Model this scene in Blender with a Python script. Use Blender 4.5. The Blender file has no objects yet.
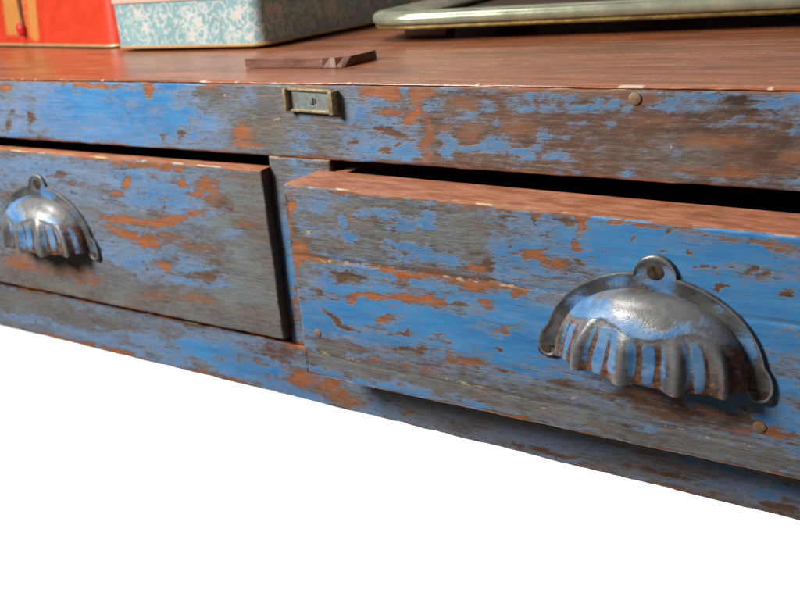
# Old blue painted counter with two drawers and shell pulls, close-up
import bpy, bmesh, math, random
import numpy as np
from mathutils import Vector, Matrix, noise as mnoise
S = bpy.context.scene
COL = S.collection
rad = math.radians
# ---------------------------------------------------------------- wear and painted-light patches
# every patch of chipped paint, grime, bare wood or painted glare and shade: centre x,z (mm), two half axes, kind, opacity
WEAR_AND_LIGHT = {
'body': [
(-521.9,-22.0,158.9,4.2,-11.9,-41.9,'p',1), (-635.4,-23.5,56.3,1.4,-11.4,-30.6,'g',0.6), (-511.6,-21.8,113.6,3.1,-7.6,-27.6,'C',0.95),
(-448.6,-20.1,34.9,0.9,-4.7,-20.9,'S',0.7), (-509.3,-13.5,61.1,1.2,-3.4,-12.2,'S',0.7), (-359.7,-25.5,56.4,2.0,-5.5,-36.5,'G',1),
(-419.6,-8.6,17.2,0.2,-2.3,-11.2,'G',0.8), (-411.0,-8.5,7.7,1.6,0.3,-1.8,'T',0.7), (-390.4,-9.4,8.2,0.2,-0.8,-4.3,'P',0.4),
(-400.3,-32.0,8.2,-0.8,-2.3,-5.7,'O',1), (-395.9,-40.0,11.7,0.1,-0.6,-2.2,'O',1), (-479.9,-6.4,4.8,0.1,-1.5,-6.0,'O',1),
(-635.4,-7.0,11.1,0.1,-1.1,-3.0,'O',1), (-537.6,-4.4,23.1,-0.5,-0.8,-2.1,'O',1), (-427.2,-3.7,8.7,0.1,-0.4,-1.8,'O',1),
(-632.3,-25.0,3.8,0.1,-0.9,-2.3,'B',0.8), (-613.1,-28.9,4.2,0.2,-2.4,-6.8,'B',0.8), (-515.7,-29.5,2.4,-0.9,-1.4,-1.2,'B',0.8),
(-472.1,-36.8,3.9,0.1,-0.7,-2.7,'B',0.8), (-456.7,-35.5,3.8,0.2,-0.8,-3.4,'B',0.8), (-642.3,-35.2,3.8,0.1,-1.8,-4.7,'B',0.8),
(-612.4,-44.0,23.8,-0.3,-0.8,-1.6,'D',0.8), (-577.1,-47.0,9.0,-0.1,-0.7,-1.5,'D',0.8), (-624.1,-43.0,30.4,-0.1,-1.1,-2.3,'P',0.8),
(-352.5,-45.4,15.7,2.6,0.1,-0.9,'T',0.6), (-372.5,-22.3,4.8,0.2,-0.2,-1.2,'T',0.6), (-339.9,-25.5,3.0,0.1,-0.2,-1.8,'T',0.6),
(-263.7,-41.7,65.3,3.6,-0.9,-11.3,'M',0.9), (-231.8,-29.2,78.7,3.3,-1.7,-32.2,'M',0.9), (-140.0,-25.2,98.3,4.2,0.7,-31.2,'M',0.9),
(-306.0,-26.6,16.8,0.6,-2.4,-21.9,'p',1), (-290.7,-31.7,23.2,1.0,-1.1,-11.5,'p',0.9), (-304.6,-19.7,9.8,0.3,-0.8,-6.9,'p',0.9),
(-305.6,-42.2,11.4,0.6,-0.5,-4.8,'P',1), (-282.0,-39.3,10.1,0.5,-0.4,-4.6,'P',1), (-308.9,-20.9,5.7,0.2,-0.8,-6.9,'P',1),
(-295.9,-29.1,9.7,0.3,-0.3,-2.8,'P',1), (-293.5,-4.9,14.8,0.2,-0.7,-6.1,'O',1), (-283.2,-2.6,7.9,0.1,-0.4,-4.4,'O',1),
(-272.7,-16.0,8.2,9.2,2.3,-1.4,'O',1), (-267.4,-6.1,6.4,0.1,-0.6,-7.5,'O',1), (-285.9,-16.3,8.1,0.2,-0.2,-1.7,'O',1),
(-258.4,-4.4,3.1,0.1,-0.4,-5.3,'O',1), (-276.2,-4.6,2.6,0.1,-0.4,-5.5,'P',0.9), (-296.0,-10.5,6.1,-2.0,-1.2,-2.1,'P',0.9),
(-259.5,-11.3,4.6,3.2,2.7,-2.8,'P',0.9), (-247.1,-2.1,9.1,0.1,-0.2,-3.1,'P',0.9), (-252.1,-30.0,7.4,-3.5,-1.8,-2.4,'P',0.9),
(-251.8,-35.5,4.4,0.2,-0.3,-4.4,'P',0.9), (-227.2,-32.7,8.9,0.4,-0.2,-4.3,'P',0.9), (-229.1,-11.7,7.1,0.2,-0.1,-2.1,'P',0.9),
(-237.0,-14.5,7.2,0.2,-0.1,-2.1,'P',0.9), (-246.6,-22.8,5.2,-1.4,-1.0,-2.1,'P',0.9), (-239.4,-34.9,5.5,0.3,-0.2,-2.7,'P',0.9),
(-241.5,-18.8,10.4,0.3,-0.2,-3.2,'p',0.7), (-288.9,-27.1,11.6,-2.2,-0.7,-1.7,'B',1), (-284.2,-34.8,3.4,0.1,-0.1,-1.1,'B',1),
(-293.3,-37.5,3.5,0.2,-0.2,-2.3,'B',1), (-316.1,-34.0,3.6,0.2,-0.2,-1.8,'B',1), (-265.5,-30.6,3.2,0.1,-0.8,-11.1,'o',0.9),
(-242.8,-10.4,8.5,-0.5,-0.4,-2.6,'o',0.8), (-252.9,-23.5,5.0,0.2,-0.2,-3.2,'o',0.8), (-226.3,-2.3,3.5,0.1,-0.1,-2.1,'P',0.95),
(-211.1,-9.2,5.0,0.1,-0.0,-2.0,'P',0.95), (-202.1,-5.5,2.8,0.0,-0.1,-4.0,'P',0.95), (-189.6,-5.3,7.5,0.1,-0.0,-2.0,'P',0.95),
(-180.5,-6.6,4.2,0.1,-0.0,-1.5,'P',0.95), (-192.9,-12.3,6.0,0.2,-0.0,-3.0,'P',0.95), (-204.5,-13.1,4.5,0.1,-0.0,-2.0,'P',0.95),
(-179.0,-11.0,6.4,0.1,0.0,-1.5,'P',0.95), (-170.2,-10.8,4.6,0.1,0.0,-1.7,'P',0.95), (-167.6,-7.8,2.0,0.0,0.0,-1.4,'P',0.95),
(-158.0,-9.0,6.8,1.9,0.5,-1.9,'P',0.95), (-151.0,-10.3,3.0,0.1,0.0,-1.9,'P',0.95), (-158.9,-19.7,3.5,0.2,0.0,-2.5,'P',0.95),
(-194.3,-25.0,6.0,0.2,-0.1,-3.1,'P',0.95), (-223.0,-32.5,9.5,0.4,-0.2,-4.3,'P',0.95), (-207.5,-36.0,6.9,0.3,-0.1,-3.2,'P',0.95),
(-186.8,-35.9,9.9,0.5,0.0,-2.6,'P',0.95), (-183.4,-27.1,4.3,0.2,-0.0,-1.5,'P',0.95), (-167.6,-26.4,3.9,-1.2,-0.9,-2.4,'P',0.95),
(-165.0,-32.3,6.1,-2.5,-0.9,-1.9,'P',0.95), (-152.1,-42.5,6.0,0.4,0.0,-2.0,'P',0.95), (-162.6,-2.0,3.0,0.1,0.0,-0.9,'P',0.95),
(-181.5,-1.8,2.6,0.1,-0.0,-1.5,'P',0.95), (-219.5,-19.2,5.8,0.2,-0.0,-1.6,'P',0.95), (-175.4,-17.8,3.7,0.1,0.0,-1.2,'P',0.95),
(-198.3,-32.9,3.3,0.2,-0.0,-2.6,'P',0.95), (-144.8,-30.3,3.0,0.1,0.0,-1.4,'P',0.95), (-216.9,-25.9,4.6,0.2,-0.1,-1.6,'P',0.95),
(-211.0,-22.0,10.3,0.3,-0.2,-4.7,'o',0.7), (-196.5,-1.5,38.1,0.5,0.0,-1.4,'o',0.7), (-237.6,-25.6,6.0,0.2,-0.3,-5.3,'o',0.7),
(-175.3,-3.1,20.7,0.3,0.0,-1.9,'o',0.7), (-145.3,-5.5,12.0,0.2,0.1,-2.8,'o',0.7), (-135.5,-15.5,11.9,0.4,0.0,-1.8,'o',0.7),
(-154.8,-29.3,22.6,-0.9,-0.8,-9.9,'G',0.3), (-138.2,-2.6,8.6,0.2,0.0,-1.4,'P',0.95), (-126.4,-6.0,11.4,1.9,0.4,-2.0,'P',0.95),
(-112.0,-3.1,3.0,2.7,2.4,-2.7,'P',0.95), (-133.3,-9.4,6.6,0.1,0.1,-1.9,'P',0.95), (-114.9,-9.0,9.0,0.2,0.1,-1.8,'P',0.95),
(-105.0,-2.1,2.6,0.1,0.1,-2.2,'P',0.95), (-97.7,-2.0,3.5,0.1,0.1,-2.1,'P',0.95), (-91.1,-7.1,5.9,0.1,0.1,-2.4,'P',0.95),
(-80.7,-6.9,6.2,1.9,0.6,-1.8,'P',0.95), (-110.1,-17.0,6.7,0.2,0.1,-2.3,'P',0.95), (-99.2,-13.5,3.0,0.1,0.1,-1.8,'P',0.95),
(-85.7,-12.7,5.4,0.2,0.1,-2.8,'P',0.95), (-94.7,-17.4,7.8,0.3,0.1,-1.8,'P',0.95), (-76.9,-14.1,2.1,0.0,0.1,-2.2,'P',0.95),
(-75.7,-19.4,4.9,0.2,0.1,-2.0,'P',0.95), (-128.1,-24.2,1.9,0.1,0.1,-2.4,'P',0.95), (-127.9,-30.4,2.9,0.2,0.1,-2.9,'P',0.95),
(-96.4,-25.6,2.2,0.1,0.1,-2.7,'P',0.95), (-79.3,-26.6,3.6,2.0,0.7,-1.4,'P',0.95), (-78.1,-2.9,4.9,0.1,0.1,-1.8,'P',0.95),
(-125.2,-41.8,2.8,0.2,0.1,-1.9,'P',0.95), (-106.6,-42.0,4.1,0.3,0.1,-1.4,'P',0.95), (-81.1,-42.6,5.9,0.4,0.1,-2.3,'P',0.95),
(-73.6,-41.6,3.3,0.2,0.1,-1.8,'P',0.95), (-100.0,-40.2,3.5,0.2,0.0,-1.4,'P',0.95), (-121.6,-11.4,9.2,0.2,0.1,-1.4,'P',0.95),
(-101.8,-5.6,7.8,0.1,0.1,-2.2,'D',0.65), (-121.5,-13.3,11.5,0.3,0.0,-1.2,'D',0.65), (-116.7,-20.0,11.3,0.4,0.1,-1.4,'D',0.65),
(-92.9,-11.1,8.5,0.2,0.1,-1.3,'D',0.65), (-105.4,-21.4,9.8,0.4,0.1,-2.3,'D',0.65), (-83.4,-27.3,11.0,0.6,0.4,-5.4,'D',0.5),
(-120.9,-29.1,65.3,-1.4,-0.5,-15.1,'B',0.45), (-109.7,-24.8,13.5,0.6,0.2,-3.7,'o',0.8), (-74.9,-30.0,5.0,0.2,0.2,-3.2,'o',0.8),
(-115.9,-38.3,27.7,0.7,0.0,-1.9,'o',0.8), (-186.4,-45.8,38.5,0.6,-0.1,-1.5,'o',0.8), (-135.0,-34.6,21.8,0.1,-0.1,-5.8,'G',0.4),
(-82.4,-5.6,1.6,0.0,0.1,-1.3,'T',0.8), (-129.4,-28.6,1.4,0.1,0.0,-0.8,'T',0.8), (-372.0,-106.3,11.6,0.4,-19.6,-76.6,'P',1),
(-370.5,-69.8,8.2,0.6,-2.6,-16.4,'G',0.7), (-374.0,-141.1,2.6,0.1,-8.5,-29.3,'o',0.8), (-367.4,-113.9,1.7,0.2,-1.8,-12.5,'o',0.8),
(-383.4,-175.2,8.6,0.2,-1.1,-3.1,'o',0.8), (-370.9,-154.9,1.8,0.3,-2.2,-14.6,'o',0.8), (-671.2,-193.3,79.2,-0.4,-13.1,-19.8,'G',0.9),  # G here and next: shade under the far drawer painted on the rail
(-558.7,-193.2,101.7,-0.5,-5.1,-9.2,'G',0.9), (-458.1,-197.9,82.6,-0.2,-5.2,-11.1,'S',1), (-550.3,-204.6,78.4,0.2,-4.5,-8.3,'p',1),
(-681.2,-202.3,47.0,0.1,-4.0,-6.1,'p',0.9), (-601.4,-217.2,60.1,-0.2,-2.9,-4.9,'O',0.95), (-564.6,-215.0,19.3,-0.0,-2.8,-4.8,'O',0.95),
(-639.0,-215.6,31.6,-0.1,-1.9,-3.0,'O',0.95), (-476.7,-214.5,14.0,-0.0,-1.8,-3.5,'o',0.9), (-441.4,-213.2,13.2,-0.1,-1.2,-2.6,'o',0.9),
(-402.7,-207.0,17.7,-0.1,-2.1,-5.0,'P',1), (-423.6,-193.9,27.2,-0.5,-3.4,-7.5,'P',1), (-396.0,-182.7,21.7,-0.3,-2.7,-6.3,'B',0.7),
(-412.4,-194.1,16.5,0.7,-0.6,-1.7,'T',0.5), (-377.4,-198.8,13.8,0.7,-2.2,-6.4,'O',1), (-344.4,-205.5,21.1,-3.4,-3.2,-6.2,'O',1),
(-377.2,-174.1,7.1,1.2,-0.6,-3.8,'O',1), (-353.6,-199.2,8.5,1.8,-0.6,-4.6,'O',1), (-359.6,-193.7,6.9,1.3,-0.6,-3.8,'T',0.7),
(-381.0,-211.8,14.5,-0.1,-1.7,-4.1,'P',1), (-317.0,-205.5,3.6,0.8,-0.6,-6.0,'P',1), (-188.6,-198.7,121.6,-0.2,-3.2,-14.8,'g',0.9),
(-213.9,-201.5,38.0,0.0,-1.4,-5.5,'p',0.8), (-164.6,-198.6,28.5,-0.0,-0.8,-4.0,'p',0.8), (-78.9,-202.9,23.8,0.0,-0.7,-6.0,'p',0.8),
(-261.2,-198.8,20.7,-0.0,-1.1,-3.7,'p',0.8), (-261.5,-203.1,62.5,0.1,-2.9,-10.2,'g',0.5), (-114.9,-191.5,11.2,-0.1,-0.9,-5.5,'P',1),
(-91.7,-194.5,15.6,-0.1,-0.7,-5.4,'P',1), (-64.9,-197.1,9.1,0.0,-0.4,-3.5,'P',1), (-141.8,-192.9,6.5,-0.0,-0.5,-2.5,'P',1),
(-109.1,-204.1,9.2,0.0,-0.4,-2.5,'P',1), (-76.2,-206.3,7.1,0.1,-0.2,-1.8,'P',1), (-290.9,-206.2,6.9,1.6,-0.2,-2.9,'o',0.8),
(-130.5,-206.2,21.4,0.1,-0.3,-1.9,'B',0.9), (-68.6,-211.2,9.3,0.2,-0.2,-2.4,'B',0.9), (-201.4,-210.5,24.8,0.2,-0.3,-1.4,'B',0.9),
(-164.6,-204.4,23.0,0.1,-0.5,-2.7,'g',0.6), (-98.5,-209.7,12.0,0.1,-0.2,-1.9,'g',0.6),
],
'far': [
(-568.6,-102.2,243.5,22.5,-27.2,-88.4,'p',0.8), (-561.8,-117.1,217.0,22.8,-26.9,-89.5,'g',0.6), (-400.9,-107.0,46.1,5.2,-12.6,-70.3,'G',0.9),
(-520.1,-165.8,204.8,-1.7,-9.8,-18.8,'G',0.9), (-604.0,-139.6,60.8,1.5,-6.3,-12.2,'G',0.9), (-477.1,-75.9,47.7,3.6,-3.8,-15.8,'p',0.95),
(-526.9,-72.4,32.4,2.3,-3.2,-11.2,'p',0.95), (-446.4,-87.4,25.6,2.2,-1.2,-5.7,'p',0.95), (-615.2,-65.4,55.8,3.4,-3.4,-9.5,'p',0.95),
(-466.4,-71.6,21.4,1.6,-2.0,-8.5,'P',0.6), (-488.0,-80.3,30.5,2.4,-1.3,-5.1,'P',0.6), (-441.2,-84.9,15.0,1.3,-0.6,-2.9,'P',0.6),
(-503.8,-63.7,16.5,1.1,-1.1,-4.3,'P',0.6), (-465.1,-128.9,40.3,-0.4,-3.4,-7.7,'p',0.9), (-508.4,-120.6,17.2,2.0,-4.4,-17.2,'p',0.9),
(-415.2,-112.8,10.8,0.5,-0.8,-2.9,'p',0.9), (-452.3,-136.9,24.2,1.6,-1.2,-3.9,'p',0.9), (-542.3,-126.7,17.1,1.9,-2.8,-9.7,'p',0.9),
(-416.9,-98.4,12.7,1.2,-0.7,-3.5,'p',0.9), (-452.2,-136.1,21.2,1.2,-0.8,-2.3,'P',0.7), (-460.1,-128.3,11.9,1.5,-0.5,-2.3,'P',0.7),
(-514.8,-128.9,10.9,1.3,-1.2,-4.7,'P',0.7), (-491.5,-55.2,25.8,0.2,-0.8,-2.1,'O',1), (-460.8,-56.2,14.1,0.1,-0.7,-2.1,'O',1),
(-508.3,-69.0,3.1,-0.9,-5.0,-5.5,'O',1), (-520.8,-77.1,6.4,0.5,-0.6,-1.9,'O',1), (-453.6,-65.2,3.8,0.2,-0.9,-4.2,'O',1),
(-432.6,-65.8,10.9,0.8,-1.2,-5.4,'O',1), (-441.5,-73.2,7.4,0.6,-0.6,-2.8,'O',1), (-518.0,-97.5,27.5,0.9,-1.2,-3.1,'O',1),
(-476.8,-95.1,22.4,4.3,-0.2,-4.3,'O',1), (-451.1,-87.8,17.3,4.6,0.3,-2.7,'O',1), (-520.7,-107.5,21.3,-3.0,-2.1,-3.1,'O',1),
(-500.9,-111.5,14.1,-0.4,-2.7,-5.4,'O',1), (-484.6,-127.6,10.0,-1.6,-2.7,-3.9,'O',1), (-618.0,-90.7,11.5,6.0,3.5,-3.4,'O',1),
(-451.3,-109.8,28.1,0.1,-1.1,-2.6,'o',0.75), (-474.2,-105.0,21.6,0.5,-0.9,-2.2,'o',0.75), (-402.2,-90.2,10.4,0.3,-0.6,-2.1,'o',0.75),
(-588.0,-145.9,24.2,1.6,-2.7,-6.1,'o',0.75), (-638.3,-148.8,32.1,1.0,-2.5,-4.5,'o',0.75), (-656.7,-145.9,27.5,3.2,-2.3,-6.3,'o',0.75),
(-572.0,-151.2,17.0,2.2,-1.2,-4.2,'o',0.75), (-501.1,-153.5,14.0,2.0,-1.0,-4.0,'o',0.75), (-464.9,-149.9,12.2,1.8,-0.7,-3.2,'o',0.75),
(-450.2,-149.3,9.9,1.4,-0.5,-2.3,'o',0.75), (-425.6,-75.4,9.1,0.8,-0.8,-4.1,'o',0.75), (-446.3,-130.9,13.6,1.8,-0.8,-3.7,'B',0.6),
(-434.6,-119.3,7.5,0.9,-0.4,-2.2,'B',0.6), (-417.3,-78.1,7.2,0.6,-1.1,-5.5,'B',0.6), (-487.1,-88.9,4.0,0.4,-1.0,-3.7,'B',0.6),
(-474.5,-85.6,1.9,-1.2,-3.1,-2.4,'B',0.6), (-580.9,-68.6,11.8,0.8,-0.8,-2.3,'B',0.6), (-522.5,-175.0,172.7,-0.2,-0.6,-1.0,'T',0.6),
(-405.8,-104.8,3.8,-3.8,-1.1,-0.8,'T',0.6), (-436.8,-153.3,2.9,0.4,-0.6,-3.1,'T',0.5), (-447.3,-158.6,4.0,0.6,-0.2,-1.2,'T',0.5),
],
'near': [
(-151.1,-111.5,175.4,-13.0,-9.1,-43.0,'P',1), (-268.9,-131.0,87.3,3.3,-6.8,-28.4,'P',1), (-141.5,-62.1,62.0,-2.5,-3.1,-24.3,'P',1),
(-83.2,-72.0,62.2,-1.9,-2.3,-34.4,'S',0.85), (-132.0,-65.9,32.6,-1.1,-1.4,-12.0,'S',0.85), (-268.3,-124.8,73.8,4.7,-2.8,-13.7,'S',0.85),
(-188.5,-117.7,33.1,-0.3,-4.5,-22.7,'S',0.85), (-283.0,-70.8,83.4,0.4,-5.5,-24.4,'G',1), (-334.0,-84.7,15.1,1.6,-4.6,-31.0,'G',1),
(-222.0,-71.9,14.1,2.5,0.8,-19.1,'G',0.95), (-245.4,-81.0,30.6,-0.5,-1.5,-6.8,'M',0.6), (-275.7,-64.4,32.7,1.0,-0.9,-4.6,'M',0.6),
(-198.3,-75.7,11.1,1.2,-0.2,-7.4,'P',1), (-195.8,-81.8,14.5,1.7,-0.1,-3.2,'P',1), (-319.9,-62.5,15.9,1.3,-1.0,-7.1,'p',0.75),
(-324.6,-80.7,8.2,0.8,-0.9,-6.1,'p',0.75), (-307.7,-77.2,5.0,0.5,-0.5,-3.5,'p',0.75), (-332.7,-75.5,6.0,0.6,-0.8,-4.9,'p',0.75),
(-334.1,-60.7,6.0,0.5,-0.8,-4.8,'p',0.75), (-298.1,-55.6,4.8,0.4,-0.2,-1.7,'P',0.95), (-286.9,-64.3,4.8,0.4,-0.2,-2.3,'P',0.95),
(-276.8,-62.3,4.7,0.4,-0.2,-2.3,'P',0.95), (-268.4,-62.7,5.8,0.5,-0.2,-2.3,'P',0.95), (-260.6,-68.1,9.6,0.9,-0.3,-3.4,'P',0.95),
(-299.2,-70.6,2.9,2.1,2.8,-2.9,'P',0.95), (-296.8,-79.7,5.5,0.6,-0.5,-3.6,'P',0.95), (-263.1,-81.8,13.0,1.4,-0.3,-4.1,'P',0.95),
(-248.8,-84.7,22.0,-1.0,-1.2,-4.5,'P',0.95), (-245.2,-61.7,5.6,0.5,-0.4,-5.0,'P',0.95), (-244.4,-67.6,6.1,0.6,-0.1,-2.2,'P',0.95),
(-314.9,-62.7,4.2,0.4,-0.3,-2.4,'P',0.95), (-184.7,-75.8,8.1,0.9,-0.1,-2.6,'O',1), (-175.7,-79.4,6.6,-0.9,-1.0,-3.6,'O',1),
(-159.6,-55.1,2.2,-0.2,-1.4,-7.4,'O',1), (-162.7,-68.2,1.5,-0.8,-2.0,-3.0,'O',1), (-217.6,-87.7,6.5,0.8,-0.2,-3.3,'O',1),
(-339.5,-71.9,2.7,0.0,-5.5,-20.9,'O',1), (-335.7,-91.1,6.4,-0.8,-3.8,-8.1,'O',1), (-326.6,-94.9,16.0,0.0,-0.6,-1.9,'O',1),
(-340.7,-99.1,3.9,0.5,-1.2,-7.6,'O',1), (-269.1,-96.9,14.3,0.0,-0.6,-2.4,'O',1), (-256.2,-97.6,10.1,0.0,-0.4,-1.8,'O',1),
(-219.3,-97.3,11.6,-0.3,-0.8,-3.4,'O',1), (-193.5,-98.1,6.7,0.4,-0.2,-2.2,'O',1), (-213.3,-106.5,4.2,0.6,-0.1,-2.2,'O',1),
(-286.2,-113.5,16.7,1.9,-0.3,-2.1,'O',1), (-259.2,-110.3,17.0,1.6,-0.4,-3.0,'O',1), (-241.3,-110.0,5.0,0.8,-0.2,-2.4,'O',1),
(-300.7,-118.1,3.6,0.5,-0.3,-3.1,'O',1), (-278.6,-126.4,6.2,1.0,-0.2,-2.5,'O',1), (-288.4,-154.6,12.7,0.8,-0.8,-3.0,'O',1),
(-271.0,-153.8,13.7,1.0,-0.7,-3.3,'O',1), (-252.2,-153.3,14.5,2.2,-0.6,-4.5,'O',1), (-219.9,-54.2,14.8,0.0,-0.3,-2.1,'o',0.85),
(-237.3,-52.0,41.6,0.1,-0.2,-1.3,'o',0.85), (-184.1,-54.3,6.3,0.0,-0.2,-1.0,'o',0.85), (-105.2,-55.6,30.1,-1.5,-0.1,-1.4,'o',0.85),
(-71.9,-57.2,11.8,-1.1,-0.1,-1.8,'o',0.85), (-241.5,-95.1,13.6,0.6,-0.3,-1.8,'o',0.85), (-237.4,-145.0,14.0,2.0,-0.5,-4.4,'o',0.85),
(-223.6,-144.2,8.7,1.7,-0.2,-3.7,'o',0.85), (-231.7,-153.6,12.7,1.7,-0.3,-2.5,'o',0.85), (-309.6,-150.7,16.5,2.9,-0.3,-2.7,'o',0.85),
(-141.6,-53.9,14.2,-0.2,-0.1,-0.9,'o',0.85), (-287.7,-53.1,26.6,0.4,-0.2,-1.1,'o',0.85), (-199.1,-95.6,12.3,0.6,-0.2,-1.6,'o',0.85),
(-210.0,-84.6,2.9,0.4,-0.2,-4.4,'B',0.9), (-303.9,-103.8,14.2,0.8,-0.7,-3.1,'B',0.9), (-307.7,-134.9,8.1,-1.3,-1.3,-2.6,'B',0.9),
(-316.0,-131.1,6.8,-3.4,-1.2,-1.5,'B',0.9), (-323.6,-116.4,3.8,0.6,-0.2,-1.2,'B',0.9), (-265.7,-132.3,2.7,0.5,-0.2,-2.5,'B',0.9),
(-244.0,-129.9,3.2,0.5,-0.1,-1.5,'B',0.9), (-312.7,-146.0,4.6,0.8,-0.3,-2.6,'B',0.9), (-259.9,-141.7,14.7,1.9,-0.2,-1.9,'B',0.9),
(-193.0,-152.9,3.5,-2.3,-2.3,-3.2,'B',0.9), (-175.3,-148.1,11.1,2.3,-0.1,-4.6,'B',0.9), (-186.5,-148.6,4.5,1.0,-0.0,-2.3,'B',0.9),
(-206.8,-145.1,2.4,0.5,-0.1,-1.8,'B',0.9), (-207.4,-132.3,2.4,0.4,-0.0,-1.2,'B',0.9), (-197.1,-58.0,2.8,0.2,-0.0,-1.2,'B',0.9),
(-180.2,-65.0,2.7,0.3,0.0,-1.0,'B',0.9), (-199.4,-73.7,2.2,0.2,-0.0,-1.5,'B',0.9), (-168.1,-56.8,2.5,0.2,0.0,-1.4,'B',0.9),
(-184.2,-58.3,1.6,0.1,-0.1,-2.0,'B',0.9), (-161.2,-77.6,2.0,0.2,0.0,-1.1,'B',0.9), (-99.4,-70.3,2.1,0.2,0.1,-1.0,'B',0.9),
(-95.5,-80.1,2.8,1.5,0.5,-1.3,'B',0.9), (-68.1,-77.8,3.6,0.5,0.1,-2.3,'B',0.9), (-120.7,-56.7,1.4,0.1,0.1,-2.8,'B',0.9),
(-81.2,-70.4,2.0,0.2,0.1,-1.4,'B',0.9), (-74.9,-72.3,1.6,0.2,0.0,-0.9,'B',0.9), (-136.7,-61.6,1.8,0.2,0.1,-1.0,'B',0.9),
(-109.2,-65.8,1.8,0.2,0.0,-1.0,'B',0.9), (-229.0,-109.9,6.8,0.6,-0.1,-1.1,'B',0.9), (-329.0,-155.5,6.0,0.2,-0.4,-1.4,'B',0.9),
(-104.6,-70.9,1.3,0.1,0.0,-0.7,'B',0.9), (-122.7,-65.9,2.3,0.2,0.0,-0.8,'B',0.9), (-148.7,-70.2,2.4,0.3,0.0,-0.8,'B',0.9),
(-199.9,-118.4,10.0,4.8,0.5,-1.5,'O',0.7), (-174.5,-99.2,12.8,1.9,-0.0,-4.3,'g',0.9), (-182.3,-90.2,15.0,0.4,-0.5,-3.2,'g',0.9),
(-263.7,-147.4,6.8,1.3,-0.2,-2.5,'P',0.9), (-248.9,-144.0,6.5,1.2,-0.2,-2.5,'P',0.9), (-252.9,-137.4,16.4,1.8,-0.4,-2.5,'P',0.9),
(-219.1,-150.5,102.3,-3.0,-1.2,-4.3,'g',0.75), (-172.6,-153.3,37.8,-1.0,-1.6,-7.1,'g',0.75), (-320.6,-149.3,23.0,4.0,-0.7,-5.4,'g',0.75),
(-105.9,-153.4,51.1,-1.5,-1.0,-6.6,'g',0.8), (-120.6,-147.5,28.6,-1.0,-1.0,-5.5,'B',0.7), (-105.9,-152.9,18.6,-0.5,-0.5,-3.3,'B',0.7),  # B here and next: shadow of the near pull painted in brown
(-81.1,-145.0,6.6,1.5,0.2,-4.1,'B',0.7), (-65.5,-150.1,9.2,-0.3,-0.4,-3.2,'o',0.9), (-81.9,-153.6,4.0,1.0,0.1,-3.2,'o',0.9),
(-130.6,-142.6,12.2,-0.5,-0.4,-2.2,'o',0.9), (-92.3,-145.0,11.2,0.2,-0.2,-2.1,'o',0.9), (-225.8,-161.0,123.5,-2.2,-1.8,-6.4,'G',0.95),
(-314.4,-159.4,43.5,-0.8,-2.0,-5.5,'G',0.95), (-100.7,-165.8,55.6,-0.8,-1.2,-7.8,'G',0.95), (-226.2,-168.5,8.6,-0.1,-0.7,-2.6,'P',0.7),
(-59.9,-169.1,5.8,-0.0,-0.3,-2.7,'P',0.7), (-130.2,-162.0,9.9,-0.1,-0.5,-2.9,'P',0.7), (-306.5,-155.3,6.0,1.1,-0.2,-2.0,'P',0.7),
(-292.4,-94.5,41.0,0.0,-0.2,-0.8,'T',0.8), (-204.7,-94.7,39.6,-0.0,-0.1,-0.8,'T',0.8), (-314.0,-156.1,30.3,-0.6,-0.3,-0.9,'T',0.8),
(-225.6,-157.9,30.3,-0.7,-0.2,-0.8,'T',0.8), (-179.5,-162.4,2.0,0.5,-0.0,-1.8,'T',0.8), (-167.1,-152.7,1.6,0.3,0.0,-1.2,'T',0.8),
(-91.6,-159.2,27.0,-0.6,-0.1,-0.5,'T',0.8), (-171.4,-69.2,2.0,-0.4,-0.5,-1.2,'T',0.8), (-325.7,-78.4,2.9,0.2,-0.1,-1.2,'T',0.8),
(-323.5,-72.9,2.2,0.2,-0.1,-0.9,'T',0.8), (-226.4,-172.3,19.7,-0.1,-0.2,-0.9,'o',0.9), (-172.9,-172.1,32.9,-0.2,-0.2,-0.8,'o',0.9),
(-91.0,-172.1,31.8,-0.2,-0.1,-1.0,'o',0.9), (-75.2,-147.3,2.5,0.6,0.2,-2.6,'T',0.8),
],
}

# kind -> paint left, grime (also pales the blue as glare), hue of the bare wood (0 dark, 1 orange), pale filler
KIND = {'O': (.10, .12, .9, 0), 'B': (0, .22, .42, 0), 'G': (.42, .92, .35, 0), 'P': (.86, .02, .4, 0), 'p': (.86, .34, .4, 0),
        'D': (0, .05, 0, 0), 'C': (1.3, .24, .4, 0), 'S': (1.25, .0, .4, 0), 'T': (.2, .2, .7, 1), 'o': (.1, .32, .85, 0), 'M': (.16, .36, .42, 0), 'g': (.62, .68, .35, 0)}

def vnoise(P, sx, sz, seed):
    """smooth value noise on an (n,2) array of millimetres"""
    rng = np.random.RandomState(seed)
    T = rng.rand(256, 256)
    x = P[:, 0] / sx + 500.3; z = P[:, 1] / sz + 500.7
    xi = np.floor(x).astype(int); zi = np.floor(z).astype(int)
    fx = x - xi; fz = z - zi
    fx = fx * fx * (3 - 2 * fx); fz = fz * fz * (3 - 2 * fz)
    g = lambda a, b: T[a % 256, b % 256]
    return (g(xi, zi) * (1 - fx) * (1 - fz) + g(xi + 1, zi) * fx * (1 - fz) + g(xi, zi + 1) * (1 - fx) * fz + g(xi + 1, zi + 1) * fx * fz)

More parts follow.
